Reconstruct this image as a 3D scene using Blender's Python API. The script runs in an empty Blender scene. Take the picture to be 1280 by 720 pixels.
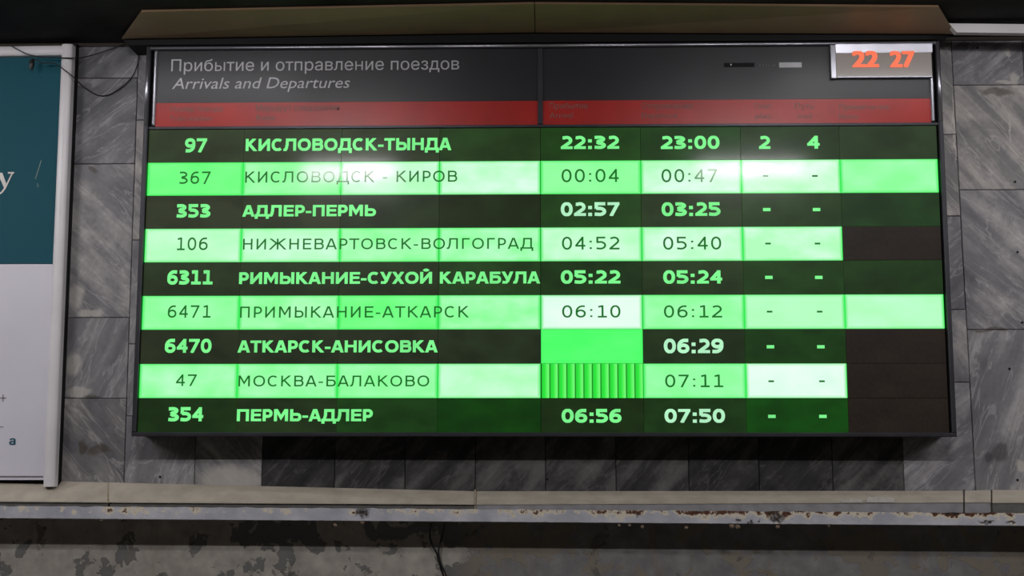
import bpy, bmesh, math, random
from mathutils import Vector, Euler, noise
random.seed(7)
S = bpy.context.scene
COL = S.collection
# ------------------------------------------------------------------ camera
FPX = 1600.0
CAM = Vector((0.015, -4.6935, -0.0729))
CROT = Euler((1.7019, -0.0011, 0.0255), 'XYZ')
cd = bpy.data.cameras.new('camera'); cam = bpy.data.objects.new('camera', cd); COL.objects.link(cam)
cam.location = CAM; cam.rotation_euler = CROT
cd.sensor_width = 36.0; cd.lens = 36.0*FPX/1280.0; cd.clip_start = 0.05
S.camera = cam
# ------------------------------------------------------------------ world, exposure
w = bpy.data.worlds.new('world'); S.world = w; w.use_nodes = True
w.node_tree.nodes['Background'].inputs[0].default_value = (0.9, 0.95, 1.0, 1)
w.node_tree.nodes['Background'].inputs[1].default_value = 0.02
S.view_settings.view_transform = 'Standard'; S.view_settings.look = 'None'
S.view_settings.exposure = 0.0; S.view_settings.gamma = 1.0
try: S.view_settings.use_curve_mapping = False
except Exception: pass
# ------------------------------------------------------------------ tube lamps on the hall ceiling, plus an added outer pair as fill
def area(name, loc, sx, sy, power, rot=(0, 0, 0), color=(1.0, 0.97, 0.975), spread=180):
    l = bpy.data.lights.new(name, 'AREA'); l.shape = 'RECTANGLE'; l.size = sx; l.size_y = sy
    l.energy = power; l.color = color; l.spread = math.radians(spread)
    o = bpy.data.objects.new(name, l); COL.objects.link(o); o.location = loc; o.rotation_euler = rot
    return o
LZ = 1.50
R = math.radians
area('ceiling_area_light', (-1.07, -2.27, LZ), 0.50, 0.07, 18, (R(25), 0, 0))
area('ceiling_area_light', (1.15, -2.27, LZ), 0.58, 0.07, 18, (R(25), 0, 0))
area('ceiling_area_light', (-1.42, -0.58, LZ), 0.75, 0.04, 1.8, (R(12), 0, 0))
area('ceiling_area_light', (1.40, -0.58, LZ), 0.75, 0.04, 1.8, (R(12), 0, 0))
area('ceiling_area_light', (-2.7, -1.9, LZ), 1.1, 0.12, 25, (R(28), R(-10), 0))  # added fill for the lower wall and header end, kept out of the reflections
area('ceiling_area_light', (2.8, -1.9, LZ), 1.1, 0.12, 25, (R(28), R(15), 0))  # matching added fill on the right side
area('ceiling_area_light', (-3.4, -0.95, LZ), 1.3, 0.12, 24, (R(30), R(-20), 0))
area('ceiling_area_light', (3.5, -0.95, LZ), 1.3, 0.12, 24, (R(30), R(20), 0))

# ------------------------------------------------------------------ helpers
CM = CROT.to_matrix()
def ray(px, py):
    return CM @ Vector(((px-640)/FPX, (360-py)/FPX, -1.0))
def at(px, py, Y):                      # point of the photograph on the vertical plane y = Y
    d = ray(px, py); t = (Y-CAM.y)/d.y; return CAM + d*t
def atz(px, py, Z):
    d = ray(px, py); t = (Z-CAM.z)/d.z; return CAM + d*t

def link(name, me, mat, parent=None):
    o = bpy.data.objects.new(name, me); COL.objects.link(o)
    if mat is not None and not me.materials: me.materials.append(mat)
    if parent is not None: o.parent = parent
    return o
def tag(o, label=None, cat=None, group=None, kind=None):
    if label: o['label'] = label
    if cat: o['category'] = cat
    if group: o['group'] = group
    if kind: o['kind'] = kind
    return o
def empty(name, loc=(0, 0, 0)):
    o = bpy.data.objects.new(name, None); COL.objects.link(o); o.location = loc
    o.empty_display_size = 0.05
    return o
def bm_mesh(bm, name):
    bmesh.ops.recalc_face_normals(bm, faces=bm.faces)
    me = bpy.data.meshes.new(name); bm.to_mesh(me); bm.free(); return me
def prism(bm, pts, y0, y1, bev=0.0):
    """pts: list of (x,z) outline, extruded from y0 (front) to y1 (back)"""
    f = [bm.verts.new((p[0], y0, p[1])) for p in pts]
    b = [bm.verts.new((p[0], y1, p[1])) for p in pts]
    n = len(pts); bm.faces.new(f); bm.faces.new(b[::-1])
    for i in range(n): bm.faces.new((f[i], b[i], b[(i+1) % n], f[(i+1) % n]))
    if bev > 0:
        fs = set(f)
        es = [e for e in bm.edges if e.verts[0] in fs and e.verts[1] in fs]
        bmesh.ops.bevel(bm, geom=es, offset=bev, segments=1, affect='EDGES')
def box(name, x0, x1, y0, y1, z0, z1, mat, parent=None, bev=0.002):
    bm = bmesh.new(); prism(bm, [(x0, z0), (x1, z0), (x1, z1), (x0, z1)], y0, y1, bev)
    return link(name, bm_mesh(bm, name), mat, parent)
def profile_x(name, prof, x0, x1, mat, parent=None, ends=0.0):
    """prof: closed list of (y,z), swept along x"""
    bm = bmesh.new()
    a = [bm.verts.new((x0, p[0], p[1])) for p in prof]; b = [bm.verts.new((x1, p[0], p[1])) for p in prof]
    n = len(prof); bm.faces.new(a); bm.faces.new(b[::-1])
    for i in range(n): bm.faces.new((a[i], b[i], b[(i+1) % n], a[(i+1) % n]))
    return link(name, bm_mesh(bm, name), mat, parent)

def lin(c):
    def f(v):
        v /= 255.0
        return v/12.92 if v <= 0.04045 else ((v+0.055)/1.055)**2.4
    return (f(c[0]), f(c[1]), f(c[2]), 1.0)
class NT:
    def __init__(s, name):
        s.m = bpy.data.materials.new(name); s.m.use_nodes = True; s.t = s.m.node_tree
        s.b = s.t.nodes['Principled BSDF']
    def n(s, typ, **kw):
        x = s.t.nodes.new(typ)
        for k, v in kw.items(): setattr(x, k, v)
        return x
    def l(s, a, b): s.t.links.new(a, b)
    def val(s, sock, v):
        if hasattr(v, 'is_output'): s.l(v, sock)
        else: sock.default_value = v
    def math(s, op, a, b=0.0, clamp=False):
        x = s.n('ShaderNodeMath', operation=op); x.use_clamp = clamp
        s.val(x.inputs[0], a); s.val(x.inputs[1], b); return x.outputs[0]
    def mix(s, f, a, b):
        x = s.n('ShaderNodeMix', data_type='RGBA')
        s.val(x.inputs[0], f); s.val(x.inputs[6], a); s.val(x.inputs[7], b); return x.outputs[2]
    def ramp(s, f, stops):
        x = s.n('ShaderNodeValToRGB'); cr = x.color_ramp
        while len(cr.elements) < len(stops): cr.elements.new(0.5)
        for e, (p, c) in zip(cr.elements, stops):
            e.position = p; e.color = c if len(c) == 4 else (*c, 1)
        s.l(f, x.inputs[0]); return x.outputs[0]
    def noise(s, vec, scale, detail=4, rough=0.55, dist=0.0):
        x = s.n('ShaderNodeTexNoise'); x.inputs['Scale'].default_value = scale
        x.inputs['Detail'].default_value = detail; x.inputs['Roughness'].default_value = rough
        x.inputs['Distortion'].default_value = dist
        if vec is not None: s.l(vec, x.inputs['Vector'])
        return x.outputs[0]
    def bump(s, h, strength, dist=0.002):
        x = s.n('ShaderNodeBump'); x.inputs['Strength'].default_value = strength
        x.inputs['Distance'].default_value = dist; s.l(h, x.inputs['Height'])
        s.l(x.outputs[0], s.b.inputs['Normal'])
def G(v): return (v, v, v, 1)
def simple(name, srgb, rough=0.5, metal=0.0, nscale=30, namt=0.15, spec=0.5):
    t = NT(name); tc = t.n('ShaderNodeTexCoord')
    nz = t.noise(tc.outputs['Object'], nscale, 5)
    c = lin(srgb); d = tuple(x*(1-namt) for x in c[:3])+(1,); e = tuple(min(1, x*(1+namt)) for x in c[:3])+(1,)
    t.l(t.ramp(nz, [(0.3, d), (0.7, e)]), t.b.inputs['Base Color'])
    t.b.inputs['Roughness'].default_value = rough; t.b.inputs['Metallic'].default_value = metal
    t.b.inputs['Specular IOR Level'].default_value = spec
    return t.m

# ---- grey marble, its veins turned and shifted differently on every slab
def spots_mask(t, pos, spots, dist_amt=0.03, dscale=14):
    """soft irregular stains at given world places: (x, z, rx, rz)"""
    nz = t.n('ShaderNodeTexNoise'); nz.inputs['Scale'].default_value = dscale; nz.inputs['Detail'].default_value = 4
    t.l(pos, nz.inputs['Vector'])
    sub = t.n('ShaderNodeVectorMath', operation='SUBTRACT'); t.l(nz.outputs['Color'], sub.inputs[0]); sub.inputs[1].default_value = (.5, .5, .5)
    sc = t.n('ShaderNodeVectorMath', operation='SCALE'); t.l(sub.outputs[0], sc.inputs[0]); sc.inputs['Scale'].default_value = dist_amt*2
    ad = t.n('ShaderNodeVectorMath', operation='ADD'); t.l(pos, ad.inputs[0]); t.l(sc.outputs[0], ad.inputs[1])
    res = None
    for (x, z, rx, rz) in spots:
        s1 = t.n('ShaderNodeVectorMath', operation='SUBTRACT'); t.l(ad.outputs[0], s1.inputs[0]); s1.inputs[1].default_value = (x, 0, z)
        m1 = t.n('ShaderNodeVectorMath', operation='MULTIPLY'); t.l(s1.outputs[0], m1.inputs[0]); m1.inputs[1].default_value = (1/rx, 0, 1/rz)
        ln = t.n('ShaderNodeVectorMath', operation='LENGTH'); t.l(m1.outputs[0], ln.inputs[0])
        v = t.n('ShaderNodeMapRange'); t.l(ln.outputs['Value'], v.inputs[0]); v.inputs[1].default_value = 1.15; v.inputs[2].default_value = 0.7
        v.inputs[3].default_value = 0; v.inputs[4].default_value = 1
        res = v.outputs[0] if res is None else t.math('MAXIMUM', res, v.outputs[0])
    return res
WY = 0.12                                 # wall face
def marble(name, dark, light, angle, warm=0.0, seed=0.0):
    t = NT(name); tc = t.n('ShaderNodeTexCoord'); oi = t.n('ShaderNodeObjectInfo')
    off = t.n('ShaderNodeCombineXYZ')
    t.l(t.math('MULTIPLY', oi.outputs['Random'], 37.0), off.inputs[0]); t.l(t.math('MULTIPLY', oi.outputs['Random'], 91.0), off.inputs[2])
    ad = t.n('ShaderNodeVectorMath', operation='ADD'); t.l(tc.outputs['Object'], ad.inputs[0]); t.l(off.outputs[0], ad.inputs[1])
    m0 = t.n('ShaderNodeMapping'); t.l(ad.outputs[0], m0.inputs[0]); m0.inputs['Rotation'].default_value = (0, R(angle), 0)
    mp = t.n('ShaderNodeMapping'); t.l(m0.outputs[0], mp.inputs[0]); mp.inputs['Scale'].default_value = (1.0, 1.0, 6.0)
    st = t.noise(mp.outputs[0], 2.3, 5, 0.55, 0.35)
    cl = t.noise(ad.outputs[0], 6.0, 6, 0.62, 0.8)
    fn = t.noise(ad.outputs[0], 60, 3, 0.6)
    a = t.math('ADD', t.math('MULTIPLY', st, 0.62), t.math('MULTIPLY', cl, 0.38))
    a = t.math('ADD', a, t.math('MULTIPLY', t.math('SUBTRACT', fn, 0.5), 0.10))
    jit = t.math('MULTIPLY', t.math('SUBTRACT', oi.outputs['Random'], 0.5), 0.10)
    a = t.math('ADD', a, jit)
    c = t.ramp(a, [(0.36, lin(dark)), (0.50, lin(tuple((d*.55+l*.45) for d, l in zip(dark, light)))), (0.60, lin(light)), (0.72, lin(tuple(min(255, l*1.22) for l in light)))])
    # fine light veins
    vn = t.noise(mp.outputs[0], 3.0, 4, 0.5, 0.8)
    vv = t.math('ABSOLUTE', t.math('SUBTRACT', vn, 0.5))
    vm = t.ramp(vv, [(0.0, G(0.3)), (0.02, G(0.0))])
    c = t.mix(vm, c, lin(tuple(min(255, l*1.3) for l in light)))
    # brown residue and pale plaster patches
    P = lambda x, y: (at(x, y, WY).x, at(x, y, WY).z)
    br = [(*P(1246, 116), .062, .018), (*P(118, 212), .022, .012), (*P(112, 497), .03, .008), (*P(122, 563), .045, .022), (*P(1238, 414), .07, .008), (*P(103, 560), .015, .03)]
    geo = t.n('ShaderNodeNewGeometry')
    m = t.math('MULTIPLY', spots_mask(t, geo.outputs['Position'], br), 0.62)
    c = t.mix(m, c, lin((66, 54, 36)))
    wh = [(*P(1268, 100), .016, .03), (*P(1260, 66), .009, .016), (*P(1258, 102), .05, .006), (*P(1276, 582), .02, .024), (*P(95, 370), .03, .05),
          (*P(112, 392), .05, .016), (*P(92, 455), .03, .045), (*P(98, 490), .05, .02), (*P(285, 600), .115, .055), (*P(1262, 165), .003, .05), (*P(1193, 160), .004, .14)]
    m = t.math('MULTIPLY', spots_mask(t, geo.outputs['Position'], wh, 0.014, 30), 0.5)
    c = t.mix(m, c, lin((205, 200, 190)))
    dk = [(*P(1250, 566), .028, .036), (*P(1238, 572), .02, .02)]
    m = t.math('MULTIPLY', spots_mask(t, geo.outputs['Position'], dk, 0.02, 22), 0.6)
    c = t.mix(m, c, lin((60, 60, 56)))
    t.l(c, t.b.inputs['Base Color']); t.b.inputs['Roughness'].default_value = 0.42
    t.b.inputs['Specular IOR Level'].default_value = 0.35
    t.bump(fn, 0.15, 0.001)
    return t.m
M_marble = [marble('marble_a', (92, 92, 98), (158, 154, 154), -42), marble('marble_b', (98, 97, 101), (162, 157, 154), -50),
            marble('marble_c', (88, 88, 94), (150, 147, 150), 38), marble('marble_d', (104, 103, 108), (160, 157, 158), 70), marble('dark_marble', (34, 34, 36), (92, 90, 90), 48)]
M_grout = simple('grout', (70, 66, 62), 0.9, nscale=60)

# ---- peeling painted plaster under the ledge
def plaster():
    t = NT('peeling_plaster'); tc = t.n('ShaderNodeTexCoord'); o = tc.outputs['Object']
    big = t.noise(o, 5.5, 7, 0.62, 0.3); mid = t.noise(o, 16, 6, 0.6); fn = t.noise(o, 90, 3)
    sep = t.n('ShaderNodeSeparateXYZ'); t.l(o, sep.inputs[0])
    xs = t.n('ShaderNodeMapRange'); t.l(sep.outputs[0], xs.inputs[0]); xs.inputs[1].default_value = -0.31; xs.inputs[2].default_value = -0.24
    c1 = t.ramp(mid, [(0.3, lin((140, 135, 127))), (0.6, lin((168, 163, 154))), (0.8, lin((184, 180, 172)))])
    c2 = t.ramp(mid, [(0.3, lin((106, 105, 106))), (0.7, lin((136, 134, 133)))])
    paint = t.mix(xs.outputs[0], c1, c2)
    thr = t.math('ADD', big, t.math('MULTIPLY', t.math('SUBTRACT', mid, 0.5), 0.25))
    pm = t.ramp(thr, [(0.535, G(0)), (0.545, G(1))])
    pc = t.mix(xs.outputs[0], lin((88, 88, 88)), lin((126, 117, 102)))
    c = t.mix(t.math('MULTIPLY', pm, 0.8), paint, pc)
    bn = t.noise(o, 7, 4, 0.6, 1.0)
    mp = t.n('ShaderNodeMapping'); t.l(o, mp.inputs[0]); mp.inputs['Scale'].default_value = (9, 1, 1.6); mp.inputs['Location'].default_value = (3, 5, 2)
    st = t.noise(mp.outputs[0], 1.2, 5, 0.6)
    c = t.mix(t.ramp(st, [(0.58, G(0)), (0.75, G(0.45))]), c, lin((104, 82, 54)))
    c = t.mix(t.ramp(t.noise(o, 11, 5, 0.65, 0.5), [(0.62, G(0)), (0.66, G(0.6))]), c, lin((72, 70, 66)))
    t.l(c, t.b.inputs['Base Color']); t.b.inputs['Roughness'].default_value = 0.75
    t.bump(t.math('ADD', pm, t.math('MULTIPLY', fn, 0.3)), 0.5, 0.003)
    return t.m
# ---- white flaking paint with rust on the steel angle
def rusty(zt, zb):
    t = NT('rusty_white_paint'); tc = t.n('ShaderNodeTexCoord'); o = tc.outputs['Object']
    n1 = t.noise(o, 28, 6, 0.65); n2 = t.noise(o, 6, 5, 0.6); n3 = t.noise(o, 90, 4, 0.6)
    sep = t.n('ShaderNodeSeparateXYZ'); t.l(o, sep.inputs[0])
    edge = t.n('ShaderNodeMapRange'); t.l(sep.outputs[2], edge.inputs[0]); edge.inputs[1].default_value = zt-0.026; edge.inputs[2].default_value = zt
    xr = t.n('ShaderNodeMapRange'); t.l(sep.outputs[0], xr.inputs[0]); xr.inputs[1].default_value = -0.3; xr.inputs[2].default_value = 0.6; xr.inputs[3].default_value = -0.07; xr.inputs[4].default_value = 0.02
    f = t.math('ADD', t.math('MULTIPLY', edge.outputs[0], 0.17), t.math('ADD', t.math('MULTIPLY', n1, 0.6), t.math('MULTIPLY', n2, 0.4)))
    f = t.math('ADD', f, xr.outputs[0])
    c = t.ramp(n2, [(0.35, lin((158, 160, 170))), (0.65, lin((196, 196, 202)))])
    c = t.mix(t.ramp(n3, [(0.55, G(0)), (0.7, G(0.4))]), c, lin((150, 148, 146)))
    c = t.mix(t.ramp(f, [(0.60, G(0)), (0.63, G(0.8))]), c, lin((214, 202, 178)))
    c = t.mix(t.ramp(f, [(0.67, G(0)), (0.70, G(1))]), c, lin((84, 46, 24)))
    c = t.mix(t.ramp(f, [(0.74, G(0)), (0.78, G(1))]), c, lin((34, 22, 16)))
    P = lambda x, y: (at(x, y, 0.0).x, at(x, y, 0.0).z)
    sp = [(*P(454, 640), .028, .020), (*P(970, 646), .030, .022), (*P(921, 650), .010, .006), (*P(936, 654), .012, .007), (*P(948, 650), .006, .005),
          (*P(798, 644), .012, .008), (*P(1232, 652), .030, .006), (*P(1262, 652), .020, .006)]
    m = spots_mask(t, o, sp, 0.016, 60)
    c = t.mix(t.math('MULTIPLY', m, t.ramp(n3, [(0.35, G(0.5)), (0.55, G(1))])), c, lin((44, 27, 18)))
    t.l(c, t.b.inputs['Base Color']); t.b.inputs['Roughness'].default_value = 0.6
    t.bump(t.math('ADD', f, t.math('MULTIPLY', n3, 0.15)), 0.5, 0.006)
    return t.m

M_stone = simple('beige_stone', (168, 160, 146), 0.7, nscale=14, namt=0.14)
M_lip_l = simple('shaded_stone_lip', (92, 90, 88), 0.8, nscale=25, namt=0.2)  # darker copy of the lip stone, shade of the recess put into its colour
M_lip_r = simple('pale_stone_lip', (136, 135, 138), 0.7, nscale=20, namt=0.2)
M_black = simple('black_paint', (16, 16, 18), 0.6, spec=0.2)
M_mortar = simple('mortar', (150, 138, 118), 0.9, nscale=80, namt=0.3)
M_crack = simple('dark_joint', (52, 46, 40), 0.9)
M_ceil = simple('dark_ceiling', (46, 44, 46), 0.8, nscale=3, namt=0.6, spec=0.15)  # dark mottled grey
M_beige = simple('beige_sheet', (152, 126, 100), 0.45, nscale=2.5, namt=0.2)
M_white = simple('white_enamel', (215, 212, 215), 0.35, nscale=6, namt=0.06)
M_frame = simple('dark_anodised', (62, 62, 68), 0.38, 0.5, nscale=9, namt=0.15)
M_alu = simple('brushed_aluminium', (176, 176, 186), 0.30, 0.9, nscale=12, namt=0.1)
M_cable = simple('black_cable', (22, 21, 22), 0.5)
M_floor = simple('hall_floor', (120, 112, 104), 0.5, nscale=4)
M_dirt = simple('rust_chip', (122, 104, 88), 0.9, nscale=90, namt=0.4)

# ------------------------------------------------------------------ structure
LEDGE_T = at(640, 613, WY).z
pc0 = at(60, 56, WY); pc1 = at(1240, 48, WY)
CZ = 0.5*(pc0.z+pc1.z)+0.004             # ceiling height
box('wall_back', -4.5, 4.5, WY+0.012, WY+0.3, -1.8, CZ+0.02, M_grout, None, 0)['kind'] = 'structure'
wall = bpy.data.objects['wall_back']
c = box('ceiling', -6, 6, -7.5, WY+0.3, CZ, CZ+0.1, M_ceil, None, 0); c['kind'] = 'structure'
c = box('floor', -6, 6, -7.5, WY+0.3, -1.9, -1.8, M_floor, None, 0); c['kind'] = 'structure'

# marble slabs, columns from the joints seen under the display and beside it
bot = [67, 155, 243, 327, 418, 506, 594, 682, 770, 861, 949, 1041, 1130, 1219, 1307]
xs = [at(b, 598, WY).x for b in bot]
# joints at the sides lean a little, as laid
topx = {155: at(173, 70, WY).x, 1219: at(1190, 70, WY).x}
xs = [xs[0]-0.26*2, xs[0]-0.26] + xs + [xs[-1]+0.26, xs[-1]+0.52]
names = [None, None]+bot+[None, None]
def jz(y, px=640): return at(px, y, WY).z
rows_def = {67: [98, 205, 397, 498], 155: [150, 300, 430, 520], 1130: [168, 270, 387, 478], 1219: [106, 237, 412], 1307: [140, 300, 450]}
ztop, zbot = CZ-0.012, LEDGE_T-0.02
def lean(i, z):
    n = names[i]; x = xs[i]
    if n in topx:
        zt = jz(70, 170 if n == 155 else 1190); k = (z-LEDGE_T)/(zt-LEDGE_T)
        return x+(topx[n]-x)*k
    return x
for i in range(len(xs)-1):
    n = names[i]
    if n in rows_def: js = [jz(y, n+30) for y in rows_def[n]]
    else: js = sorted([ztop-0.42*(k+1)+random.uniform(-.08, .08) for k in range(3)], reverse=True)
    zz = [ztop]+js+[zbot]
    for k in range(len(zz)-1):
        a, b = zz[k+1], zz[k]; g = 0.0011
        bm = bmesh.new(); dy = random.uniform(-0.0015, 0.0015)
        prism(bm, [(lean(i, a)+g, a+g), (lean(i+1, a)-g, a+g), (lean(i+1, b)-g, b-g), (lean(i, b)+g, b-g)], WY+dy, WY+0.0135, 0.0016)
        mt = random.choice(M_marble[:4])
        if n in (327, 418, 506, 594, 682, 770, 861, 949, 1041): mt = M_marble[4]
        if n == 67: mt = M_marble[[2, 2, 0, 3, 1][min(k, 4)]]
        if n in (1219, 1307): mt = M_marble[[2, 1, 0, 3][min(k, 3)]]
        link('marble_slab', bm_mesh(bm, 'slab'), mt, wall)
# screw holes left in the slabs
for (x, y) in [(1222, 60), (1269, 227), (1272, 315), (1278, 403), (1262, 461), (101, 58), (200, 596), (1272, 600), (684, 599), (75, 549)]:
    p = at(x, y, WY-0.0018); bm = bmesh.new()
    bmesh.ops.create_cone(bm, cap_ends=True, segments=10, radius1=0.0042, radius2=0.0042, depth=0.002)
    bmesh.ops.rotate(bm, verts=bm.verts, matrix=Euler((R(90), 0, 0)).to_matrix())
    bmesh.ops.translate(bm, verts=bm.verts, vec=p)
    link('screw_hole', bm_mesh(bm, 'hole'), M_black, wall)
# dark joint strip between the slabs and the ceiling, with rust
box('trim_1', -4.4, 4.4, WY-0.006, WY+0.012, CZ-0.014, CZ, M_crack, None, 0)['kind'] = 'structure'

# lower wall
LW = WY-0.004
LZ0 = at(640, 628, WY).z
lw = box('wall_back_lower', -4.5, 4.5, LW, WY+0.012, -1.8, at(640, 640, LW).z, plaster(), None, 0); lw['kind'] = 'structure'

# ledge: sloping beige slabs, a stone lip and a white steel angle
FY = 0.0
zf = at(640, 629, FY).z                   # top of the lip
zl = at(640, 642, FY).z
led = empty('trim_2', (0, FY, zf)); led['kind'] = 'structure'
led.location = (0, 0, 0)
secs = [(-260, 134.5), (136.5, 593), (595.5, 1204), (1206, 1238.5), (1240.5, 1560)]
tops = [(594, 603), (603, 614), (614, 613.5), (613.5, 612.5), (612.5, 612.5)]   # y of the back edge in the photo at the two ends
fr = [(624, 627), (627, 629.5), (629.5, 627), (627, 627), (627.5, 627.5)]        # y of the front edge
bo = [(633, 635), (635, 641), (642, 641), (641, 641), (641, 640)]
for k, ((a, b), (t0, t1), (f0, f1), (b0, b1)) in enumerate(zip(secs, tops, fr, bo)):
    A0, A1 = at(a, t0, WY-0.002), at(b, t1, WY-0.002)
    B0, B1 = at(a, f0, FY), at(b, f1, FY)
    bm = bmesh.new()
    th = 0.018
    v = [bm.verts.new(p) for p in [A0, A1, B1, B0, A0-Vector((0, 0, th+.02)), A1-Vector((0, 0, th+.02)), B1-Vector((0, 0, .004)), B0-Vector((0, 0, .004))]]
    for f in [(0, 1, 2, 3), (4, 7, 6, 5), (0, 4, 5, 1), (1, 5, 6, 2), (2, 6, 7, 3), (3, 7, 4, 0)]: bm.faces.new([v[q] for q in f])
    link('ledge_slab', bm_mesh(bm, 'ledge_slab'), M_stone, led)
    # lip beneath the slab
    L0, L1 = at(a, b0, FY+0.004), at(b, b1, FY+0.004)
    bm = bmesh.new()
    rec = 0.006 if k < 2 else 0.002
    prism(bm, [(L0.x, L0.z-.004), (L1.x, L1.z-.004), (B1.x, B1.z-.004), (B0.x, B0.z-.004)], FY+rec, WY-0.01, 0.001)
    o = link('ledge_lip', bm_mesh(bm, 'ledge_lip'), M_lip_r if 2 <= k <= 3 else M_lip_l, led)
# mortar in the joints
for x, y0, y1 in [(135.5, 603, 628), (594, 612, 640), (1205, 612, 640), (1239.5, 612, 640)]:
    A, B = at(x, y0, WY-0.004), at(x, 628.5, FY+0.002); C2 = at(x, y1, FY+0.003)
    bm = bmesh.new(); h = 0.0028
    pts = [A, B, C2]
    vv = [[bm.verts.new(p+Vector((sx*h, 0, 0))) for sx in (-1, 1)] for p in pts]
    vb = [[bm.verts.new(p+Vector((sx*h, 0.02, -0.004))) for sx in (-1, 1)] for p in pts]
    for q in range(2):
        bm.faces.new((vv[q][0], vv[q][1], vv[q+1][1], vv[q+1][0])); bm.faces.new((vb[q][0], vb[q+1][0], vb[q+1][1], vb[q][1]))
    link('mortar_joint', bm_mesh(bm, 'mortar'), M_mortar if x < 600 else M_crack, led)
# plaster crumbs on the slab edge
def crumb_strip(px0, px1, y0, y1, Y, name, parent, mat, seed, n=14):
    rnd = random.Random(seed); bm = bmesh.new()
    top = []; botm = []
    for i in range(n+1):
        x = px0+(px1-px0)*i/n; e = 0 if i in (0, n) else 1
        top.append(at(x, y0+rnd.uniform(-1.2, 1.2)*e+(0 if e else (y1-y0)*.4), Y)); botm.append(at(x, y1, Y))
    out = [(p.x, p.z) for p in botm]+[(p.x, p.z) for p in top[::-1]]
    prism(bm, out, Y, Y+0.006, 0)
    return link(name, bm_mesh(bm, name), mat, parent)
M_plast = simple('pale_plaster', (186, 182, 176), 0.8, nscale=40, namt=0.15)
crumb_strip(1083, 1118, 621.5, 628, FY-0.002, 'plaster_smear', led, M_plast, 3)
crumb_strip(1052, 1078, 624.5, 628, FY-0.002, 'plaster_smear', led, M_plast, 5)
# steel angle with flaking paint
az0, az1 = at(640, 655.5, FY-0.012), at(640, 641, FY-0.012)
def angle_z(px, left, right): return left+(right-left)*(px+200)/1700
x0, x1 = -4.3, 4.3
def zat(x, yl, yr):                       # the strip follows the photo's slight fall to the left
    L = at(0, yl, FY-0.012); Rr = at(1280, yr, FY-0.012)
    return L.z+(Rr.z-L.z)*(x-L.x)/(Rr.x-L.x)
bm = bmesh.new(); N = 260; rnd = random.Random(2); prev = None
for i in range(N+1):
    x = -2.4+4.8*i/N
    zt = zat(x, 632.5, 641.5)+noise.noise(Vector((x*22, 3, 1)))*0.004; zb = zat(x, 647.5, 657)+noise.noise(Vector((x*40, 7, 1)))*0.0008
    cur = [bm.verts.new(p) for p in [(x, FY-0.012, zt), (x, FY-0.012, zb), (x, FY-0.008, zb-.002), (x, WY-0.01, zb-.002), (x, WY-0.01, zb+.004), (x, FY-0.006, zb+.004), (x, FY-0.006, zt)]]
    if prev:
        for q in range(7): bm.faces.new((prev[q], cur[q], cur[(q+1) % 7], prev[(q+1) % 7]))
    prev = cur
ang = link('trim_3', bm_mesh(bm, 'angle'), rusty(az1.z, az0.z), None); ang['kind'] = 'structure'
# lime drips hanging under the angle
for (x, y, r) in [(127, 652, 3), (419, 659, 3), (774, 659, 2.5), (787, 659, 2.5), (803, 661, 3), (858, 662, 3), (915, 660, 4.5), (922, 661, 4), (1036, 660, 2), (453, 655, 4), (972, 661, 3.5)]:
    p = at(x, y-2.5, FY-0.006); bm = bmesh.new()
    bmesh.ops.create_icosphere(bm, subdivisions=2, radius=r*0.0022)
    for v in bm.verts:
        v.co *= 1+0.35*noise.noise(v.co*220+Vector((x, 0, 0))); v.co.z *= 0.9; v.co.y *= 0.6
    bmesh.ops.translate(bm, verts=bm.verts, vec=p)
    link('lime_drip', bm_mesh(bm, 'drip'), M_dirt, ang)

# white trim on the ceiling to the right
a0, a1 = at(1186, 29, -0.09), at(1280, 30, -0.09); b0, b1 = at(1196, 40.5, -0.09), at(1280, 41.5, -0.09)
k = (2.6-a0.x)/(a1.x-a0.x)
bm = bmesh.new(); prism(bm, [(b0.x, b0.z), (2.6, b0.z+(b1.z-b0.z)*k), (2.6, a0.z+(a1.z-a0.z)*k), (a0.x, a0.z)], -0.09, -0.06, 0.001)
t4 = link('trim_4', bm_mesh(bm, 'trim'), M_white, None); t4['kind'] = 'structure'

# ------------------------------------------------------------------ beige canopy over the display
can = empty('display_canopy', (0, 0, 0)); tag(can, 'long beige sheet-metal canopy with slanted ends above the display board', 'canopy')
def canpt(px, py, back): return at(px, py, -0.02) if back else atz(px, py, CZ-0.013)
def can_panel(xa0, xa1, ya, xb0, xb1, yb0, yb1):
    bm = bmesh.new()
    P = [canpt(xa0, ya[0], True), canpt(xa1, ya[1], True), canpt(xb1, yb1, False), canpt(xb0, yb0, False)]
    f = [bm.verts.new(p) for p in P]; b = [bm.verts.new(p+Vector((0, 0.012, 0.012))) for p in P]
    bm.faces.new(f); bm.faces.new(b[::-1])
    for i in range(4): bm.faces.new((f[i], b[i], b[(i+1) % 4], f[(i+1) % 4]))
    return link('canopy_panel', bm_mesh(bm, 'canopy_panel'), M_beige, can)
can_panel(152, 668.5, (48.5, 40.5), 176, 667.5, 15, 5)
can_panel(669.5, 1194, (40.5, 42.5), 668.5, 1174, 5, 9)
p0, p1 = at(120, 52, 0.02), at(1197, 44, 0.02)
c0 = at(152, 48, -0.015); c1 = at(1192, 42, -0.015)
bm = bmesh.new(); lo0 = at(160, 60, -0.01); lo1 = at(1180, 54, -0.01)
prism(bm, [(c0.x+.02, 1.4845), (c1.x-.03, 1.4845), (c1.x-.01, c1.z), (at(669, 40.5, -.015).x, at(669, 40.5, -.015).z), (c0.x, c0.z)], -0.005, WY-0.002, 0)
link('gap_shade_bar', bm_mesh(bm, 'channel'), M_black, can)  # black bar added to stand in for the shaded gap above the board

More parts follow.
